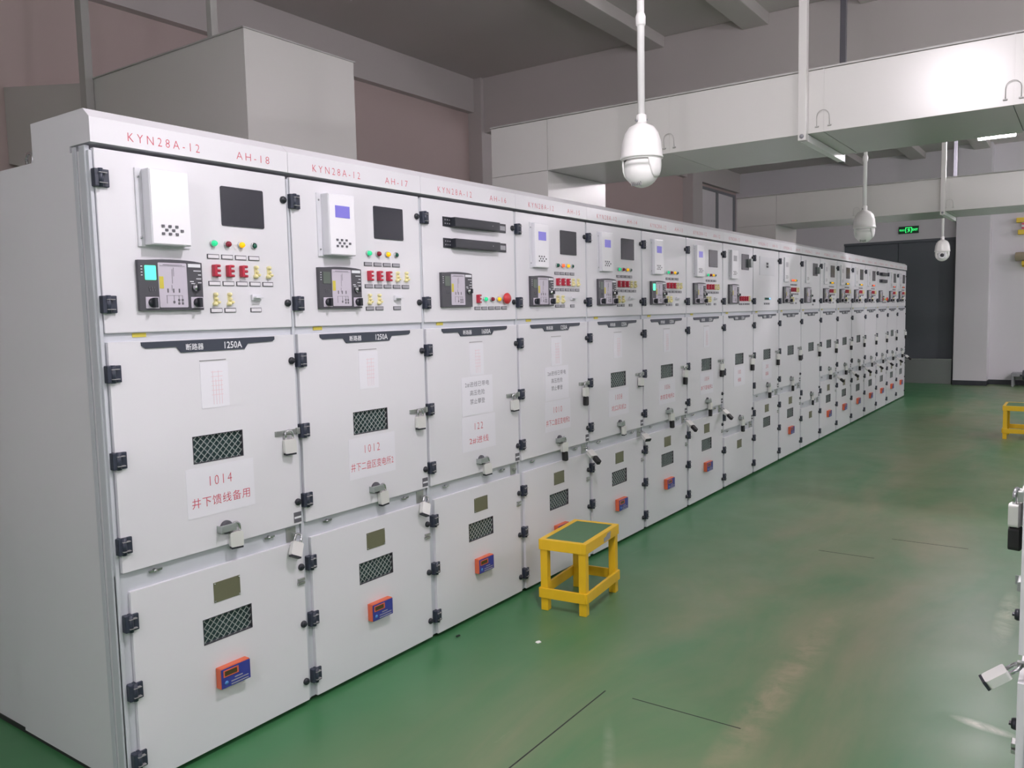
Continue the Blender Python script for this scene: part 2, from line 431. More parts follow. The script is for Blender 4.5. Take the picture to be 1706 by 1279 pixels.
def diagram_lines(b):
    y0, y1 = -.0192, -.0185
    def hl(x0, x1, z, t=.0011): box(b, x0, x1, y0, y1, z - t / 2, z + t / 2)
    def vl(x, z0, z1, t=.0013): box(b, x - t / 2, x + t / 2, y0, y1, z0, z1)
    hl(.213, .310, 1.831); hl(.225, .300, 1.835, .002)
    vl(.259, 1.770, 1.820); vl(.256, 1.745, 1.765); vl(.265, 1.795, 1.826)
    for x in (.240, .262, .284): vl(x, 1.738, 1.752, .005)
    hl(.233, .296, 1.728)
    for x, z0, z1 in ((.235, 1.70, 1.728), (.262, 1.698, 1.728), (.281, 1.695, 1.728), (.295, 1.695, 1.728)): vl(x, z0, z1)
    for x, z in ((.262, 1.705), (.281, 1.712), (.281, 1.700), (.295, 1.712), (.295, 1.700)): box(b, x - .004, x + .004, y0, y1, z - .004, z + .004)
def unit_print(b):
    for k in range(4): box(b, .144, .150, -.0168, -.016, 1.826 - k * .010, 1.829 - k * .010)
    for k, wd in enumerate((.03, .012, .02, .014)): box(b, .376 - wd, .376, -.0168, -.016, 1.815 - k * .014, 1.818 - k * .014)
    box(b, .330, .345, -.0168, -.016, 1.777, 1.780); box(b, .335, .352, -.0168, -.016, 1.770, 1.7725)
def unit_knobs(b):
    for k in range(3):
        for j in range(2): box(b, .170 + k * .009 + j * .002, .174 + k * .009 + j * .002, -.018, -.016, 1.752 - j * .009, 1.758 - j * .009)
def rot_knob(b):
    box(b, -.025, .025, -.003, 0, -.020, .020, .002, mi=0)
    lathe(b, [(.0165, -.003), (.0155, -.012), (.0, -.0125)], (0, 0, 0), 'y', 16, mi=1)
    box(b, -.006, .006, -.028, -.010, -.017, .017, .002, mi=1)
def sel_knob(b):
    lathe(b, [(.015, 0), (.015, -.008), (.011, -.012), (.011, -.014), (0, -.0145)], (0, 0, 0), 'y', 18, mi=0)
    box(b, -.0035, .0035, -.026, -.012, -.011, .011, .001, mi=1)
def relay_plate(b): box(b, .150, .346, -.006, 0, 1.895, 2.160, .001)
def relay_box(b): box(b, .172, .323, -.050, -.006, 1.900, 2.157, .004)
def relay_face(b): box(b, .176, .319, -.0525, -.050, 1.904, 2.153, .001)
def relay_keys(b):
    for i, (x, z) in enumerate(((0, 1), (.026, 1), (.052, 1), (.013, 0), (.039, 0), (0, -1), (.026, -1), (.052, -1), (.072, 0))):
        box(b, .208 + x, .219 + x, -.056, -.0525, 1.952 + z * .013 - .005, 1.952 + z * .013 + .004, .001)
def relay_screws(b):
    for x in (.160, .337):
        for z in (1.925, 2.130): lathe(b, [(.004, -.006), (.004, -.009), (0, -.010)], (x, 0, z), 'y', 8)
def strip_poly(b):
    prism(b, [(.135, 1.568), (.698, 1.568), (.698, 1.556), (.688, 1.549), (.572, 1.546), (.555, 1.525), (.284, 1.525), (.267, 1.546), (.150, 1.546), (.136, 1.556)], -.004, 0)
def paper_grid(b):
    for k in range(6): box(b, .403, .452, -.0018, -.0012, 1.36 + k * .017, 1.362 + k * .017)
    for k in range(4): box(b, .409 + k * .012, .4105 + k * .012, -.0018, -.0012, 1.325, 1.45 - .03 * (k % 2))
def lever_base(b): lathe(b, [(.026, 0), (.026, -.008), (.020, -.013), (0, -.0135)], (0, 0, 0), 'y', 20)
def lever_bar(b):
    box(b, -.036, .030, -.026, -.014, -.014, .012, .002); box(b, -.040, -.036, -.034, 0, -.014, .012, .001); box(b, .028, .040, -.020, -.014, -.006, .016)
def hasp(b):
    box(b, -.055, .062, -.006, 0, -.010, .010, .001); box(b, .050, .066, -.012, .0, -.013, .013, .002); box(b, -.012, .008, -.022, -.006, -.003, .006, .001)
def wing(b):
    lathe(b, [(.008, 0), (.006, -.012), (0, -.013)], (0, 0, 0), 'y', 10)
    for s in (-1, 1): prism(b, [(s * .004, -.004), (s * .024, -.002), (s * .026, .005), (s * .004, .004)], -.010, -.005)
def bracket(b): box(b, -.028, .022, -.004, 0, -.030, .028, .001); box(b, -.004, .010, -.020, -.004, -.006, .006, .001)
def latch(b): box(b, -.018, .018, -.010, 0, -.014, -.004, .001); box(b, -.016, .018, -.010, 0, .002, .012, .001)
def plaque(b):
    box(b, .364, .481, -.0025, 0, .577, .654, .0008)
def plaque_screws(b):
    for x in (.369, .476):
        for z in (.582, .649): lathe(b, [(.004, -.0025), (.003, -.005), (0, -.0055)], (x, 0, z), 'y', 8)
def meter_box(b):
    box(b, -.066, .066, -.030, 0, -.040, .040, .004)
def meter_face(b): box(b, -.064, .0655, -.0315, -.030, -.0385, .036)
def meter_rim(b):
    box(b, -.055, .012, -.0335, -.0315, .004, .007); box(b, -.055, .012, -.0335, -.0315, .026, .030)
    box(b, -.055, -.050, -.0335, -.0315, .007, .026); box(b, .005, .012, -.0335, -.0315, .007, .026)
def meter_lcd(b): box(b, -.050, .005, -.0325, -.0315, .007, .026)
def meter_logo(b): lathe(b, [(.008, -.0315), (.008, -.0322), (0, -.0322)], (-.042, 0, -.020), 'y', 14)
def meter_print(b):
    for k, (a, c) in enumerate(((-.006, .030), (-.022, .056), (-.022, .056))):
        box(b, a, c, -.0322, -.0315, -.008 - k * .011 - .004, -.008 - k * .011)
def bars(b):
    prism(b, [(.0, 0), (.54, 0), (.54, .048), (0, .048)], -.004, 0)
    box(b, .055, .440, -.038, -.004, .001, .047, .003)
def bars_print(b):
    for i in range(3):
        for j in range(2): box(b, .012 + i * .017, .019 + i * .017, -.0052, -.004, .012 + j * .018, .018 + j * .018)
    box(b, .460, .532, -.0052, -.004, .012, .036)
    box(b, .370, .376, -.0392, -.038, .022, .026)
def body_front(b): box(b, .001, .799, .020, .766, .020, 2.200)
def body_rear(b): box(b, .012, .788, .766, 1.500, .020, 2.190)
def plinthm(b): box(b, .008, .792, .035, 1.485, 0, .020)
def header(b):
    prism(b, [(-.012, 2.222), (-.012, 2.302), (.022, 2.332), (.374, 2.332), (.374, 2.200), (.120, 2.200), (.120, 2.222)], .0008, .7992, 'yz')
def jamb(b): box(b, .000, .013, .004, .022, .022, 2.198, .003); box(b, .0, .040, .010, .022, .022, .78)
def corner(b):
    box(b, -.006, .012, .016, .055, .022, 2.215, .005); box(b, -.003, .0, .075, .100, .022, 2.215, .0015)
def eye(b):
    pts = [(.0, .024 * math.cos(t * PI / 8), .030 + .024 * math.sin(t * PI / 8)) for t in range(17)]
    tube(b, pts, .006, 8); cyl(b, (0, 0, -.002), .014, .012, 'z', 10)

LAMPM = {'G': 'lamp_green_on', 'g': 'lamp_green', 'r': 'lamp_red', 'R': 'lamp_red_on', 'Y': 'lamp_yellow_on', 'B': 'lamp_blue_on'}
def add_lamps(c, x, z, codes, pitch=.0605, detail=True):
    for k, ch in enumerate(codes):
        if ch == ' ': continue
        px = x + k * pitch
        if ch == 'b':                                   # push button with a ring
            o = ob('push_button', mesh('lampbezel', lampbezel, 'bezel'), c, (px, 0, z))
            ob('button_cap', mesh('pushlens', pushlens, 'lamp_green'), o)
        else:
            o = ob('indicator_lamp', mesh('lampbezel', lampbezel, 'bezel'), c, (px, 0, z))
            ob('lens', mesh('lens' + ch, lamplens, LAMPM[ch]), o)
def add_tags(c, x, z, n, white, pitch=.0605):
    for k in range(n):
        ob('name_tag', mesh('tag' + str(white), tagmesh, 'charcoal', 'tag_white' if white else 'tag_grey'), c, (x + k * pitch, 0, z))
def add_links(c, x, z, codes, pitch=.0605):
    for k, ch in enumerate(codes):
        if ch == 'E': ob('test_link', mesh('linkE', linkE, 'link_red'), c, (x + k * pitch, 0, z))
        elif ch == 'y': ob('terminal_link', mesh('linkY', linkY, 'link_yellow'), c, (x + k * pitch, 0, z))
def add_unit(c, lit, knobs=True, lines=True):
    u = ob('status_panel', mesh('housing', housing, 'charcoal'), c)
    ob('display', mesh('unitlcd' + str(lit), lambda b: prism(b, rrect(.158, .199, 1.781, 1.831, .003), -.018, -.016), 'lcd_green' if lit else 'lcd_dull'), u)
    d = ob('diagram_plate', mesh('diagram', diagram, 'diagram'), u)
    ob('printed_diagram', mesh('dlines', diagram_lines, 'print_grey'), u)
    ob('yellow_sticker', mesh('usticker', lambda b: box(b, .209, .225, -.0195, -.0185, 1.752, 1.794), 'yellow_tape'), u)
    ob('maker_plate', mesh('uplate', lambda b: box(b, .324, .374, -.018, -.016, 1.829, 1.841), 'print_white'), u)
    ob('printed_marks', mesh('uprint', unit_print, 'print_white'), u)
    ob('keypad', mesh('ukeys', unit_knobs, 'key'), u)
    ob('selector_switch', mesh('selknob', sel_knob, 'chrome', 'black'), u, (.352, -.016, 1.757))
    if knobs:
        for x in (.180, .354): ob('rotary_switch', mesh('rotknob', rot_knob, 'diagram', 'black'), u, (x, -.016, 1.703))
def add_relay(c, screen, n=0):
    p = ob('protection_relay', mesh('rplate', relay_plate, 'relay_alu'), c)
    p.scale.y = 1.0 if n < 3 else .5 if n < 9 else .25
    ob('case', mesh('rbox', relay_box, 'relay_alu'), p)
    ob('front_panel', mesh('rface', relay_face, 'relay_white'), p)
    ob('keypad', mesh('rkeys', relay_keys, 'key'), p)
    ob('screw_heads', mesh('rscrew', relay_screws, 'chrome'), p)
    if screen:
        ob('screen', mesh('rscreen' + screen, lambda b: box(b, .208, .290, -.054, -.0525, 2.058, 2.108), screen), p)
def add_window(c, kind='glass_dark', small=False):
    d = ob('display_screen', mesh('disp' + kind, lambda b: prism(b, rrect(.486, .678, 1.990, 2.136, .006), -.004, 0), kind), c)
    return d
GRP = 'padlocks hanging on the switchgear doors'
def padlock_body(b): prism(b, rrect(-.021, .021, -.048, 0, .006), -.009, .009)
def padlock_cap(b): box(b, -.019, .019, -.010, .010, -.054, -.048, .001)
def padlock_sleeve(b): prism(b, rrect(-.012, .014, -.098, -.049, .008), -.010, .010)
def padlock_shackle(b):
    pts = [(-.013, 0, -.004), (-.013, 0, .016)] + [(-.013 * math.cos(PI * k / 8), 0, .016 + .013 * math.sin(PI * k / 8)) for k in range(1, 8)] + [(.013, 0, .016), (.013, 0, -.004)]
    tube(b, pts, .0042, 8)
def padlock(loc, rot, label, sleeve, parent_rot=0.0):
    t = thing('padlock', label, 'padlock', loc, 0, GRP)
    t.rotation_euler = rot; t.scale = (1.2, 1.2, 1.2)
    ob('body', mesh('plbody', padlock_body, 'brass'), t)
    ob('shackle', mesh('plshackle', padlock_shackle, 'chrome'), t)
    if sleeve: ob('sleeve', mesh('plsleeve', padlock_sleeve, 'rubber'), t, label='black rubber key sleeve')
    else: ob('bottom_cap', mesh('plcap', padlock_cap, 'black'), t)
    return t

GC = 'switchgear cabinets in the long row'
def cabinet(root, cfg, n, where, rowB=False):
    """fills one cabinet; local x along the front, y into the cabinet, z up"""
    c = root
    ob('body', mesh('body', body_front, 'steel'), c)
    ob('rear_body', mesh('rear', body_rear, 'steel'), c)
    ob('plinth', mesh('plinth', plinthm, 'plinth'), c)
    ob('door_jamb', mesh('jamb', jamb, 'frame'), c)
    ob('front_frame', mesh('fframe', lambda b: box(b, .014, .797, .012, .0215, .022, 2.205), 'frame'), c)
    h = ob('header_panel', mesh('header', header, 'steel'), c)
    if cfg.get('no'):
        ob('lettering', text('KYN28A-12', 'print_red', .272, .029, 1.5, -.014), h, (.265, -.0126, 2.256), label='red model lettering')
        ob('lettering', text(cfg['no'], 'print_red', .152, .028, 1.4, -.014), h, (.634, -.0126, 2.256), label='red cabinet number lettering')
    # upper door
    ud = ob('upper_door', mesh('udoor', lambda b: box(b, .016, .7955, 0, .0195, 1.602, 2.2075, .0035), 'steel'), c)
    for z in (2.11, 1.698): ob('hinge', mesh('hinge', hinge, 'hinge_black', 'seam_grey'), ud, (.005, 0, z))
    for z in (2.112, 1.700): ob('lock_knob', mesh('knob', knob, 'black'), ud, (.777, 0, z))
    # mid door
    mb = .545 if cfg.get('long') else .786
    holes = [(.312, .527, 1.115, 1.214)] if cfg.get('meshwin') else []
    key = 'mdoor%s%s' % (cfg.get('long'), bool(holes))
    md = ob('middle_door', mesh(key, lambda b: holed_door(b, .020, .797, mb, 1.572, holes), 'steel'), c, (0, -.004, 0))
    if holes:
        wn = ob('viewing_window', mesh('winback', lambda b: box(b, .313, .526, .0135, .0158, 1.116, 1.213), 'window_back'), md)
        ob('wire_mesh', mesh('wiremesh', lambda b: wiremesh(b, .215, .099), 'wire'), md, (.312, 0, 1.115))
        ob('window_trim', mesh('wintrim', lambda b: (box(b, .311, .528, -.001, .012, 1.213, 1.2155), box(b, .311, .528, -.001, .012, 1.1135, 1.116), box(b, .311, .3135, -.001, .012, 1.116, 1.213), box(b, .5255, .528, -.001, .012, 1.116, 1.213)), 'charcoal'), md)
    hz = [1.466, 1.173, .88] if not cfg.get('long') else [1.466, 1.07, .66]
    for z in hz: ob('hinge', mesh('hinge', hinge, 'hinge_black', 'seam_grey'), md, (.005, .004, z))
    for z in (hz[0], hz[2]): ob('lock_knob', mesh('knob', knob, 'black'), md, (.780, 0, z))
    hp = ob('hasp', mesh('hasp', hasp, 'stainless'), md, (.735, 0, 1.176))
    lz = mb + .068
    lv = ob('door_lever', mesh('leverb', lever_base, 'charcoal'), c, (.432, -.004, lz))
    ob('lever_bar', mesh('leverbar', lever_bar, 'lever'), lv)
    if not rowB:
        st = ob('rating_strip', mesh('strip', strip_poly, 'strip'), c, (0, -.004, 0))
        ob('lettering', text('断路器', 'print_white', .072, .024, 1.0, .01), st, (.340, -.0046, 1.5435), label='white printed breaker lettering')
        ob('lettering', text(cfg.get('amp', '1250A'), 'print_white', .078, .026, 1.0, .015), st, (.504, -.0046, 1.5440), label='white printed current rating')
        ob('yellow_sticker', mesh('ysticker', lambda b: box(b, .115, .165, .0095, .0118, 1.586, 1.600), 'yellow_tape'), c)
    if cfg.get('paper'):
        p = ob('paper_slip', mesh('slip', lambda b: box(b, .358, .477, -.0012, 0, 1.314, 1.482), 'paper'), c, (0, -.0042, 0))
        ob('fold_line', mesh('slipline', lambda b: box(b, .358, .470, -.0016, 0, 1.489, 1.492), 'seam_grey'), p)
        ob('printed_grid', mesh('slipgrid', paper_grid, 'print_pink' if n < 2 else 'seam_grey'), p)
    if cfg.get('notice'):
        p = ob('paper_notice', mesh('notice', lambda b: box(b, .283, .552, -.0012, 0, 1.104, 1.308), 'paper'), c, (0, -.0046, 0))
        for k, s in enumerate(cfg['notice']):
            ob('lettering', text(s, 'print_black', .027 * len(s) + .02, .028, 1.1), p, (.415, -.0018, 1.268 - k * .046))
    if cfg.get('sign'):
        p = ob('paper_sign', mesh('signpaper', lambda b: box(b, .276, .570, -.001, 0, .914, 1.098), 'paper'), c, (0, -.0042, 0))
        a, t_ = cfg['sign']
        ob('lettering', text(a, 'print_red', .024 * len(a), .036, 1.3, -.014), p, (.421, -.0016, 1.042))
        ob('lettering', text(t_, 'print_red', min(.27, .042 * len(t_)), .038, 1.1, -.004), p, (.421, -.0016, .968))
    if not rowB:
        ob('small_plate', mesh('splate', lambda b: (box(b, .757, .795, -.002, 0, .795, .838, mi=0), box(b, .759, .793, -.003, -.002, .812, .820, mi=1)), 'key', 'print_white'), c, (0, -.004, mb - .786))
    # recess between middle and lower door
    for x in (.143, .636): ob('wing_screw', mesh('wing', wing, 'chrome'), c, (x, .012, mb - .024))
    ob('lock_bracket', mesh('bracket', bracket, 'stainless'), c, (.752, .012, mb - .038))
    # lower door
    lt = mb - .072
    lkey = 'ldoor%s%s' % (cfg.get('long'), bool(cfg.get('lowmesh')))
    lh = [(.313, .528, .430, .525)] if cfg.get('lowmesh') else []
    ld = ob('lower_door', mesh(lkey, lambda b: holed_door(b, .042, .797, .022, lt, lh), 'steel'), c, (0, -.004, 0))
    if lh:
        ob('viewing_window', mesh('winback2', lambda b: box(b, .314, .527, .0135, .0158, .431, .524), 'window_back'), ld)
        ob('wire_mesh', mesh('wiremesh2', lambda b: wiremesh(b, .215, .095), 'wire'), ld, (.313, 0, .430))
        ob('window_trim', mesh('wintrim2', lambda b: (box(b, .312, .529, -.001, .012, .524, .5265), box(b, .312, .529, -.001, .012, .4285, .431), box(b, .312, .3145, -.001, .012, .431, .524), box(b, .5265, .529, -.001, .012, .431, .524)), 'charcoal'), ld)
    for z in ((.609, .365, .118) if not cfg.get('long') else (.365, .118)):
        ob('hinge', mesh('hinge', hinge, 'hinge_black', 'seam_grey'), ld, (.011, .004, z))
    for z in ((.603, .358, .108) if not cfg.get('long') else (.358, .108)):
        ob('lock_knob', mesh('knob', knob, 'black'), ld, (.781, 0, z))
    if not cfg.get('long'): ob('latch', mesh('latch', latch, 'stainless'), ld, (.776, 0, .545))
    dz = -.25 if cfg.get('long') else 0
    if not rowB:
        p = ob('nameplate', mesh('plaque', plaque, 'plaque'), c, (0, -.004, dz))
        ob('screw_heads', mesh('plscrew', plaque_screws, 'chrome'), p)
    if cfg.get('meter'):
        p = ob('display_meter', mesh('mbox', meter_box, 'meter_orange'), c, (.420, -.004, .288))
        ob('blue_face', mesh('mface', meter_face, 'meter_blue'), p)
        ob('display_rim', mesh('mrim', meter_rim, 'meter_orange'), p)
        ob('display', mesh('mlcd', meter_lcd, 'lcd_olive'), p)
        ob('logo', mesh('mlogo', meter_logo, 'print_cyan'), p)
        ob('printed_lines', mesh('mprint', meter_print, 'tag_grey'), p)
    # controls of the upper door
    k = cfg.get('kind')
    if k in ('full', 'far'):
        add_relay(c, cfg.get('screen'), n)
        if cfg.get('win', 'glass_dark'): add_window(c, cfg.get('win', 'glass_dark'))
        white = n == 0
        add_lamps(c, .444, 1.921, cfg.get('lamps', 'GrYb'))
        add_tags(c, .441, 1.873, 4, white)
        add_links(c, .447, 1.821, 'EEEyy'); add_tags(c, .441, 1.774, 5, white)
        add_links(c, .441, 1.716, 'yy'); add_tags(c, .443, 1.674, 2, white); add_tags(c, .621, 1.674, 1, white)
        ob('toggle_switch', mesh('toggle', lambda b: (box(b, -.022, .022, -.012, 0, -.012, .012, .003), box(b, -.018, .018, -.030, -.012, -.003, .003, .001)), 'relay_alu'), c, (.622, 0, 1.722))
        add_unit(c, cfg.get('lit', False))
    elif k == 'bars':
        for z in (2.080, 1.974):
            p = ob('terminal_bar', mesh('bars', bars, 'black'), c, (.173, 0, z))
            ob('printed_marks', mesh('barsprint', bars_print, 'tag_grey'), p)
        add_unit(c, False, knobs=False)
        add_links(c, .447, 1.718, 'E'); add_lamps(c, .507, 1.716, 'GrY'); add_tags(c, .441, 1.668, 5, False)
        p = ob('emergency_button', mesh('ebase', lambda b: cyl(b, (0, -.010, 0), .016, .010, 'y', 14), 'bezel'), c, (.688, 0, 1.720))
        ob('mushroom_cap', mesh('ecap', lambda b: lathe(b, [(.012, -.010), (.030, -.016), (.031, -.024), (.022, -.033), (0, -.036)], (0, 0, 0), 'y', 20), 'mushroom'), p)
    elif k == 'swung':                                  # screen unit swung out from the door
        add_relay(c, cfg.get('screen'), n)
        add_window(c, 'glass_dark')
        p = ob('hinged_screen', mesh('swung', lambda b: box(b, 0, .050, -.034, 0, -.040, .040, .004), 'lever'), c, (.655, 0, 2.055))
        add_unit(c, False, knobs=False)
        if cfg.get('links'):
            add_links(c, .447, 1.722, 'EEEEy'); add_tags(c, .441, 1.672, 5, False)
        else:
            ob('rotary_switch', mesh('rotknob', rot_knob, 'diagram', 'black'), c, (.50, 0, 1.700)); add_tags(c, .50, 1.655, 1, False)
    elif k == 'plain':
        p = ob('blank_plate', mesh('blank', lambda b: box(b, .19, .65, -.004, 0, 1.955, 2.135, .001), 'relay_alu'), c)
        ob('socket', mesh('blanksock', lambda b: (box(b, .395, .435, -.012, -.004, 2.03, 2.05, .002), box(b, .395, .435, -.012, -.004, 2.06, 2.08, .002)), 'key'), p)
        add_lamps(c, .36, 1.722, 'ggB'); add_tags(c, .36, 1.672, 3, False)

CFG = [
    dict(kind='full', lit=True, paper=1, meshwin=1, sign=('1014', '井下馈线备用'), lowmesh=1, meter=1),
    dict(kind='full', screen='lcd_blue', paper=1, meshwin=1, sign=('1012', '井下二盘区变电所2'), lowmesh=1, meter=1),
    dict(kind='bars', amp='1600A', paper=1, notice=('2#进线已带电', '高压危险', '禁止攀登'), sign=('122', '2#进线'), lowmesh=1, meter=1),
    dict(kind='full', screen='lcd_blue', lamps='gRYb', paper=1, notice=('2#进线已带电', '高压危险', '禁止攀登'), sign=('1010', '井下二盘区变电所2'), lowmesh=1, meter=1),
    dict(kind='full', screen='lcd_blue', paper=1, meshwin=1, sign=('1008', '坑口风机2'), lowmesh=1, meter=1),
    dict(kind='full', screen='lcd_blue', win=None, lit=True, paper=1, meshwin=1, sign=('1006', '井底变电所2'), lowmesh=1, meter=1),
    dict(kind='full', screen='lcd_blue', paper=1, meshwin=1, sign=('1004', '井下变电所2'), lowmesh=1, meter=1),
    dict(kind='swung', screen='tag_grey', links=1, meshwin=1, sign=('100', '母联'), long=1),
    dict(kind='plain', meshwin=1, sign=('200', '隔离'), lowmesh=1),
    dict(kind='full', screen='tag_grey', win=None, lamps='RRYb', meshwin=1, lowmesh=1, meter=1),
    dict(kind='swung', screen=None, meshwin=1, long=1),
    dict(kind='far', screen='tag_grey', lamps='gYYb', meshwin=1, lowmesh=1, meter=1),
    dict(kind='far', screen='tag_grey', lamps='gYYb', meshwin=1, lowmesh=1, meter=1),
    dict(kind='far', screen='tag_grey', lamps='gYYb', meshwin=1, lowmesh=1, meter=1),
    dict(kind='far', screen='tag_grey', lamps='rRRb', lowmesh=1, meter=1),
    dict(kind='bars', amp='1600A', lowmesh=1, meter=1),
    dict(kind='far', screen='tag_grey', lamps='rRrb', meshwin=1, lowmesh=1, meter=1),
    dict(kind='far', screen='tag_grey', lamps='rRrb', lowmesh=1, meter=1)]
DESC = {'full': 'with relay, screen and status panel', 'far': 'with relay, screen and status panel', 'bars': 'with two black terminal bars and red mushroom button',
        'swung': 'with long middle door and hinged screen', 'plain': 'with blank plate and three lamps'}
for n, cfg in enumerate(CFG):
    no = 'AH-%d' % (18 - n); cfg['no'] = no
    c = thing('switchgear_cabinet', 'light grey switchgear cabinet marked %s %s' % (no, DESC[cfg['kind']]), 'cabinet', (.8 * n, 0, 0), 0, GC)
    cabinet(c, cfg, n, no)
    if n == 0:
        ob('corner_post', mesh('corner', corner, 'frame'), c)
        ob('lifting_eye', mesh('eye', eye, 'chrome'), c, (.045, .49, 2.2))
    x = .8 * n; mb = .545 if cfg.get('long') else .786
    sl = n >= 3
    padlock((x + .738, -.021, 1.150), (0, random.uniform(-.06, .06), random.uniform(-.3, .1)), 'steel padlock on the side hasp of the middle door of cabinet %s' % no, sl and n != 4)
    padlock((x + .464, -.020, mb + .046), (0, random.uniform(-.08, .04), random.uniform(-.3, .2)), 'steel padlock on the lower door lever of cabinet %s' % no, sl and n != 4)
    if n not in (2, 7, 8, 9, 10):
        if n < 2: padlock((x + .755, -.022, mb - .068), (-.35, .45, -.2), 'steel padlock tilted on the bracket under the middle door of cabinet %s' % no, False)
        else: padlock((x + .757, -.030, mb - .052), (-.95, .0, -.35 + random.uniform(-.1, .1)), 'steel padlock sticking out from the bracket between doors of cabinet %s' % no, n != 4)

# the facing row across the aisle: only its first cabinet's edge reaches into the view
for n in range(4):
    c = thing('switchgear_cabinet', ('light grey switchgear cabinet at the end of the facing row, edge on', 'light grey switchgear cabinet second in the facing row',
               'light grey switchgear cabinet third in the facing row', 'light grey switchgear cabinet fourth in the facing row')[n], 'cabinet', (1.640 + .8 * n, -2.555, 0), PI, 'switchgear cabinets in the facing row')
    cabinet(c, dict(kind='none', lowmesh=1, meshwin=1), 20 + n, '', rowB=True)
for z, yy, rot, lab, sl in ((1.150, -2.534, (0, 0, PI - .2), 'steel padlock with black sleeve on the side hasp of the facing row end cabinet', True),
                            (.728, -2.528, (.95, 0, .3), 'steel padlock sticking out under the middle door of the facing row end cabinet', False)):
    padlock((1.640 - .738 - (.03 if z < 1 else 0.01), yy, z), rot, lab, sl)

# ------------------------------------------------------------------ busbar ducts
def duct(xa, seams, label, zb=2.612, zt=2.962, w=.825):
    d = thing('busbar_duct', label, 'duct', (xa, 0, zb), 0, 'busbar ducts across the aisle')
    ob('inner_core', mesh('core%s' % xa, lambda b: box(b, .01, w - .01, seams[-1] + .02, .89, .01, zt - zb - .01), 'duct'), d)
    edges = [.90] + seams
    for a, c in zip(edges, edges[1:]):
        s = ob('duct_section', mesh('sec%.3f_%.3f' % (a, c), lambda b: box(b, 0, w, c + .0015, a - .0015, 0, zt - zb - .008, .002), 'duct'), d)
    for q, yy in enumerate(seams[:-1]):
        if q:
            def loop(b):
                pts = [(-.006, yy + .034, .035), (-.012, yy + .034, .085)] + [(-.014, yy + .034 * math.cos(PI * k / 6), .085 + .034 * math.sin(PI * k / 6)) for k in range(1, 6)] + [(-.012, yy - .034, .085), (-.006, yy - .034, .035)]
                tube(b, pts, .0017, 6)
                for s in (-1, 1): box(b, -.010, 0, yy + s * .034 - .010, yy + s * .034 + .010, .028, .034)
            ob('bonding_wire', mesh('loop%.3f' % yy, loop, 'pole_grey'), d)
            ob('seam_strip', mesh('seamstrip', lambda b: box(b, -.002, 0, -.003, .003, 0, zt - zb), 'duct'), d, (0, yy, 0))
    ob('top_cover', mesh('cover%s' % xa, lambda b: box(b, -.008, w + .008, seams[-1], .905, zt - zb - .006, zt - zb + .004), 'pole_grey'), d)
    leg = mesh('leg', lambda b: box(b, 0, w, .422, .899, -.412, -.002, .002), 'duct')
    ob('drop_leg', leg, d)
    ob('drop_leg', mesh('leg2', lambda b: box(b, 0, w, -3.45, -2.98, -.412, -.002, .002), 'duct'), d)
    return d
SEAMS = [.421, -.482, -1.41, -2.32, -3.46]
duct(3.425, SEAMS, 'grey busbar duct crossing above the aisle, between the first and second dome cameras')
duct(8.45, SEAMS, 'grey busbar duct crossing above the aisle, closest to the dark steel door')
def hanger(x, yy, label):
    t = thing('duct_hanger', label, 'hanger', (x, yy, 2.57), 0, 'square tube duct hangers')
    post = mesh('hpost', lambda b: box(b, -.022, .022, -.022, .022, 0, ZC - 2.572, .002), 'duct')
    ob('post', post, t, (-.030, 0, 0))
    ob('post', mesh('hpost2', lambda b: box(b, -.018, .018, -.018, .018, 0, ZC - 2.572, .002), 'charcoal'), t, (.86, 0, 0))  # far post: shade put into its colour, a dark silhouette despite the nearby lamp
    ob('cross_bar', mesh('hbar', lambda b: box(b, -.005, .835, -.020, .020, .000, .039, .002), 'camera_white'), t)
    ob('end_bolt', mesh('hbolt', lambda b: lathe(b, [(.012, -.052), (.012, -.058), (0, -.060)], (0, 0, .022), 'x', 10), 'grey_paint'), t)
hanger(3.425, -1.307, 'white square tube hanger holding the duct between the first two dome cameras')
hanger(8.45, -1.352, 'white square tube hanger holding the duct closest to the dark steel door')

# enclosed incoming bus box behind the row, running back to the wall
def bus_face(b): prism(b, [(1.26, 2.19), (1.26, 3.262), (3.0, 3.262), (4.14, 3.43), (4.14, 2.86), (3.0, 2.60), (3.0, 2.19)], 1.60, 2.44, 'yz')
bx = thing('bus_riser', 'large grey sheet metal bus riser box standing behind cabinet AH-16', 'duct', (2.0, 1.3, 2.2))
def shifted(fn):
    def f(b):
        fn(b); bmesh.ops.translate(b, verts=b.verts[:], vec=(-2.0, -1.3, -2.2))
    return f
ob('casing', mesh('riser', shifted(bus_face), 'duct'), bx)
ob('top_cover', mesh('risertop', shifted(lambda b: box(b, 1.59, 2.45, 1.252, 2.99, 3.262, 3.270)), 'pole_grey'), bx)
hg = thing('duct_hanger', 'grey square tubes hanging the bus riser box from the ceiling', 'hanger', (1.6, 2.9, 3.27))
ob('post', mesh('rpost', lambda b: box(b, -.055, 0, -.045, .03, -1.0, ZC - 3.272, .002), 'pole_grey'), hg, (-.003, 0, 0))
ob('post', mesh('rpost2', lambda b: box(b, -.022, .022, -.022, .022, 0.002, ZC - 3.272, .002), 'pole_grey'), hg, (.03, -1.32, 0))

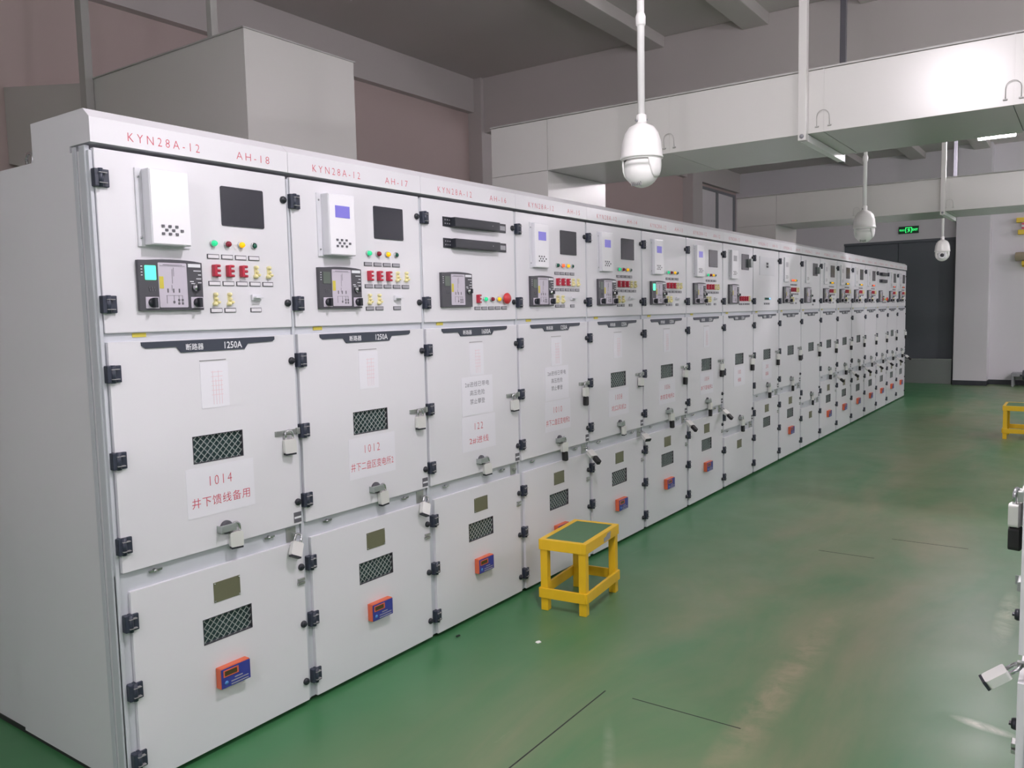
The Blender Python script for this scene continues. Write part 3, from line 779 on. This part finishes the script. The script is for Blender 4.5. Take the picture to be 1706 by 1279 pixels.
# ------------------------------------------------------------------ dome cameras on poles
def dome_camera(x, yy, zl, aim, label):
    t = thing('dome_camera', label, 'camera', (x, yy, zl), 0, 'white dome cameras hung over the aisle')
    ob('upper_housing', mesh('domeup', lambda b: lathe(b, [(.026, .172), (.036, .165), (.064, .151), (.086, .120), (.100, .075), (.104, .030), (.107, .004), (.110, .0), (.110, -.008), (.104, -.010), (.100, -.004), (0, -.004)], seg=40), 'camera_white'), t)
    cn = ob('neck_collar', mesh('domeneck', lambda b: lathe(b, [(.025, .168), (.026, .180), (.026, .210), (.024, .214), (.019, .215)], seg=24), 'camera_white'), t)
    for s in (-1, 1): ob('set_screw', mesh('setscrew', lambda b: lathe(b, [(.004, 0), (.004, .014), (.006, .014), (.006, .018)], (0, 0, 0), 'x', 8), 'grey_paint'), cn, (s * .020, s * -.012, .188 + .006 * s), (0, 0, 0 if s > 0 else PI))
    p = ob('pole', mesh('pole%.2f' % zl, lambda b: lathe(b, [(.0185, .214), (.0185, ZC - zl - .001)], seg=20), 'camera_white'), t)
    ob('coupling', mesh('coupling', lambda b: lathe(b, [(.0185, .655), (.025, .662), (.026, .70), (.022, .712), (.0185, .72)], seg=20), 'camera_white'), p)
    # yoke: a shell with the ball between its two arms
    def arm(b, prof, a):
        """side arm of the yoke: a curved shell that narrows to a rounded tip"""
        half = {0: .74, 1: .70, 2: .60, 3: .44, 4: .20}
        rows = []
        for i in range(5):
            (ro, z), (ri, _) = prof[i], prof[9 - i]
            h = half[i]
            rows.append(([b.verts.new((ro * math.cos(a + h * t / 4), ro * math.sin(a + h * t / 4), z)) for t in range(-4, 5)],
                         [b.verts.new((ri * math.cos(a + h * t / 4), ri * math.sin(a + h * t / 4), z)) for t in range(-4, 5)]))
        for (o0, i0), (o1, i1) in zip(rows, rows[1:]):
            for t in range(8):
                b.faces.new((o0[t], o0[t + 1], o1[t + 1], o1[t])).smooth = True
                b.faces.new((i0[t], i1[t], i1[t + 1], i0[t + 1])).smooth = True
            b.faces.new((o0[0], o1[0], i1[0], i0[0])); b.faces.new((o0[8], i0[8], i1[8], o1[8]))
        for t in range(8):
            b.faces.new((rows[-1][0][t], rows[-1][0][t + 1], rows[-1][1][t + 1], rows[-1][1][t]))
    def yoke(b):
        prof = [(.100, -.006), (.101, -.04), (.098, -.07), (.090, -.095), (.080, -.110), (.076, -.106), (.084, -.09), (.091, -.07), (.093, -.04), (.093, -.006)]
        for a in (0, PI): 
            arm(b, prof, a)
        lathe(b, [(.101, -.006), (.101, -.016), (.094, -.018), (.094, -.006)], seg=32)
    yk = ob('yoke', mesh('yoke', yoke, 'camera_white'), t, rot=(0, 0, aim))
    ob('closing_plate', mesh('domering', lambda b: lathe(b, [(.094, -.003), (.094, -.011), (.0, -.011)], seg=32), 'camera_white'), t)
    def ball(b):
        lathe(b, [(0, .053), (.060, .053), (.082, .050), (.0885, .042), (.090, .022)] + [(.090 * math.sin(PI * k / 16), .004 + .092 * math.cos(PI * k / 16)) for k in range(7, 16)] + [(0, -.088)], (0, 0, -.066), seg=32)
    bl = ob('camera_ball', mesh('ball', ball, 'camera_white'), t, rot=(0, 0, aim))
    # lens side of the ball points along local +y
    ob('lens_panel', mesh('lenspanel', lambda b: lathe(b, [(.058, .070), (.056, .080), (.036, .088), (.034, .084), (0, .084)], (0, 0, -.066), 'y', 24), 'relay_alu'), bl)
    ob('lens', mesh('lens', lambda b: lathe(b, [(.027, .084), (.027, .092), (.022, .094), (0, .090)], (0, 0, -.066), 'y', 20), 'black'), bl)
    def vents(b):
        for k in range(6): box(b, -.030 + k * .010, -.026 + k * .010, -.058, -.046, -.148, -.126)
    ob('vent_slot', mesh('vents', vents, 'seam_grey'), bl)
    return t
dome_camera(2.493, -.747, 2.424, math.radians(-92), 'white dome camera on a ceiling pole before the first busbar duct')
dome_camera(7.547, -.757, 2.424, math.radians(-88), 'white dome camera on a ceiling pole between the two busbar ducts')
dome_camera(12.614, -.797, 2.424, math.radians(97), 'white dome camera with visible black lens near the dark steel door')

# ------------------------------------------------------------------ pendant lamps
def lamp(name, x, yy, lab):
    t = thing(name, lab, 'lamp', (x, yy, LAMP_Z), 0, 'batten lamps hung from the ceiling')
    ob('housing', mesh('lcase', lambda b: box(b, -.022, .022, -.165, .165, .012, .030, .003), 'lamp_case'), t)
    ob(name.replace('lamp', 'diffuser') if name.endswith('_offscreen') else 'diffuser', mesh('ldiff', lambda b: box(b, -.026, .026, -.172, .172, -.022, .012, .006), 'lamp_glow'), t)
    for s in (-1, 1):
        ob('wire', mesh('lwire%.2f' % LAMP_Z, lambda b: cyl(b, (0, 0, .030), .0011, ZC - LAMP_Z - .034, 'z', 6), 'pole_grey'), t, (0, s * .14, 0))
for sp in LAMP_SPOTS: lamp(*sp)

# ------------------------------------------------------------------ insulating stools
def stool(loc, rotz, label):
    t = thing('step_stool', label, 'stool', loc, rotz, 'yellow insulating stools')
    L_, W_, H = .478, .283, .40
    lw = .042
    leg = mesh('sleg', lambda b: box(b, -lw / 2, lw / 2, -lw / 2, lw / 2, 0, H - .004, .003), 'stool_yellow')
    for sx in (-1, 1):
        for sy in (-1, 1): ob('leg', leg, t, (sx * (L_ / 2 - lw / 2 - .006), sy * (W_ / 2 - lw / 2 - .006), 0))
    ob('top_frame', mesh('sframe', lambda b: (box(b, -L_ / 2, L_ / 2, -W_ / 2, -W_ / 2 + .030, H - .058, H, .003), box(b, -L_ / 2, L_ / 2, W_ / 2 - .030, W_ / 2, H - .058, H, .003),
        box(b, -L_ / 2, -L_ / 2 + .030, -W_ / 2 + .029, W_ / 2 - .029, H - .058, H, .003), box(b, L_ / 2 - .030, L_ / 2, -W_ / 2 + .029, W_ / 2 - .029, H - .058, H, .003)), 'stool_yellow'), t)
    ob('tread', mesh('stread', lambda b: box(b, -L_ / 2 + .028, L_ / 2 - .028, -W_ / 2 + .028, W_ / 2 - .028, H - .020, H - .002), 'stool_mat'), t)
    for s in (-1, 1):
        ob('rail', mesh('srailx', lambda b: box(b, -L_ / 2, L_ / 2, -.008, .008, .072, .128, .003), 'stool_yellow'), t, (0, s * (W_ / 2 - .004), 0))
        ob('rail', mesh('sraily', lambda b: box(b, -.008, .008, -W_ / 2 + .006, W_ / 2 - .006, .072, .128, .003), 'stool_yellow'), t, (s * (L_ / 2 - .004), 0, 0))
    ob('paper_label', mesh('slabel', lambda b: prism(b, [(.01, H - .05), (.10, H - .05), (.11, H - .01), (.06, H - .012), (.045, H - .024), (.01, H - .028)], -W_ / 2 - .0015, -W_ / 2), 'tag_grey'), t)
    return t
stool((2.495, -.342, 0), math.radians(6.3), 'low yellow stool with green tread beside the switchgear cabinets')
stool((10.13, -1.985, 0), math.radians(0), 'low yellow stool standing alone on the far floor of the aisle')

# ------------------------------------------------------------------ end wall fittings
s = thing('exit_sign', 'lit green exit sign on the wall above the dark steel door', 'sign', (X1 - .001, .47, 3.16), PI / 2)
s.rotation_euler = (0, 0, -PI / 2)
ob('casing', mesh('excase', lambda b: box(b, -.19, .19, -.03, 0, -.075, .075, .004), 'sign_green'), s)
def pict(b):
    y0, y1 = -.0325, -.030
    box(b, -.062, -.050, y0, y1, -.05, .05); box(b, .050, .062, y0, y1, -.05, .05); box(b, -.062, .062, y0, y1, .040, .052)
    box(b, -.062, -.035, y0, y1, -.056, -.048); box(b, .035, .062, y0, y1, -.056, -.048)
    lathe(b, [(.009, y0), (.009, y1)], (.008, 0, .026), 'y', 10)
    prism(b, [(-.012, .015), (.012, .018), (.016, -.008), (-.004, -.012)], y0, y1)
    prism(b, [(-.004, -.010), (.010, -.010), (-.010, -.048), (-.022, -.048)], y0, y1)
    prism(b, [(.004, -.010), (.016, -.008), (.030, -.030), (.020, -.036)], y0, y1)
    prism(b, [(-.030, .004), (-.026, .012), (-.010, .016), (-.008, .008)], y0, y1)
    prism(b, [(.010, .014), (.030, -.002), (.024, -.008), (.008, .006)], y0, y1)
ob('pictogram', mesh('expict', pict, 'sign_lit'), s)
ob('lettering', text('安全出口', 'sign_lit', .105, .044, 1.0, .02), s, (-.122, -.0315, 0), label='lit lettering of the exit sign')
ob('lettering', text('EXIT', 'sign_lit', .105, .044, 1.0, .03), s, (.122, -.0315, 0), label='lit lettering of the exit sign')
r = thing('tool_rack', 'yellow wall rack with red and white label on the end wall', 'rack', (X1, -1.75, 2.9))
ob('shelf', mesh('rackshelf', lambda b: box(b, -.14, 0, -.31, .31, 0, .09, .01), 'rack_yellow'), r, (0, 0, .25))
ob('shelf', mesh('rackshelf2', lambda b: box(b, -.14, 0, -.28, .28, 0, .09, .01), 'rack_yellow'), r, (0, 0, .02))
ob('label_board', mesh('rackboard', lambda b: box(b, -.10, -.01, -.22, .22, .115, .245), 'paper'), r)
ob('red_stripe', mesh('rackred', lambda b: (box(b, -.104, -.10, -.22, .22, .205, .238), box(b, -.104, -.10, -.22, .22, .122, .160)), 'print_red'), r)
rr = tag(ob('storage_roll', mesh('roll', lambda b: (lathe(b, [(.075, -.29), (.085, -.28), (.085, .28), (.075, .29)], (0, 0, 0), 'y', 24), lathe(b, [(.03, -.30), (.03, .30)], (0, 0, 0), 'y', 12)), 'beige'), None, (X1 - .10, -1.73, 2.50)), 'beige cylindrical roll fixed to the end wall below yellow rack', 'roll')
rb = thing('roll_bracket', 'small yellow bracket carrying the beige roll on the end wall', 'bracket', (X1, -1.75, 2.33))
ob('back_plate', mesh('rbplate', lambda b: box(b, -.012, 0, -.10, .20, -.03, .20), 'rack_yellow'), rb)
ob('shelf_arm', mesh('rbarm', lambda b: box(b, -.18, -.012, -.20, .20, .0, .08, .02), 'rack_yellow'), rb)
tr = thing('metal_stand', 'low dark grey metal stand on the floor at the end wall', 'stand', (17.15, -1.75, 0))
ob('deck', mesh('tdeck', lambda b: box(b, -.2, .2, -.30, .30, .20, .26, .005), 'grey_paint'), tr)
for sx in (-1, 1):
    for sy in (-1, 1): ob('leg', mesh('tleg', lambda b: box(b, -.02, .02, -.02, .02, 0, .20, .002), 'grey_paint'), tr, (sx * .17, sy * .27, 0))

# ------------------------------------------------------------------ litter on the floor
tag(ob('paper_scrap', mesh('scrap', lambda b: prism(b, [(-.016, -.008), (.006, -.014), (.016, .004), (.002, .012), (-.012, .010)], .0008, .004, 'xy'), 'scrap'), None, (1.861, -.468, 0)), 'tiny white scrap of paper on the green floor', 'scrap')
tag(ob('debris_chip', mesh('chip', lambda b: prism(b, [(-.014, -.004), (.012, -.006), (.016, .003), (-.006, .007)], .0008, .006, 'xy'), 'plinth'), None, (1.706, -.078, 0)), 'tiny dark chip on the floor beside the cabinet doors', 'debris')
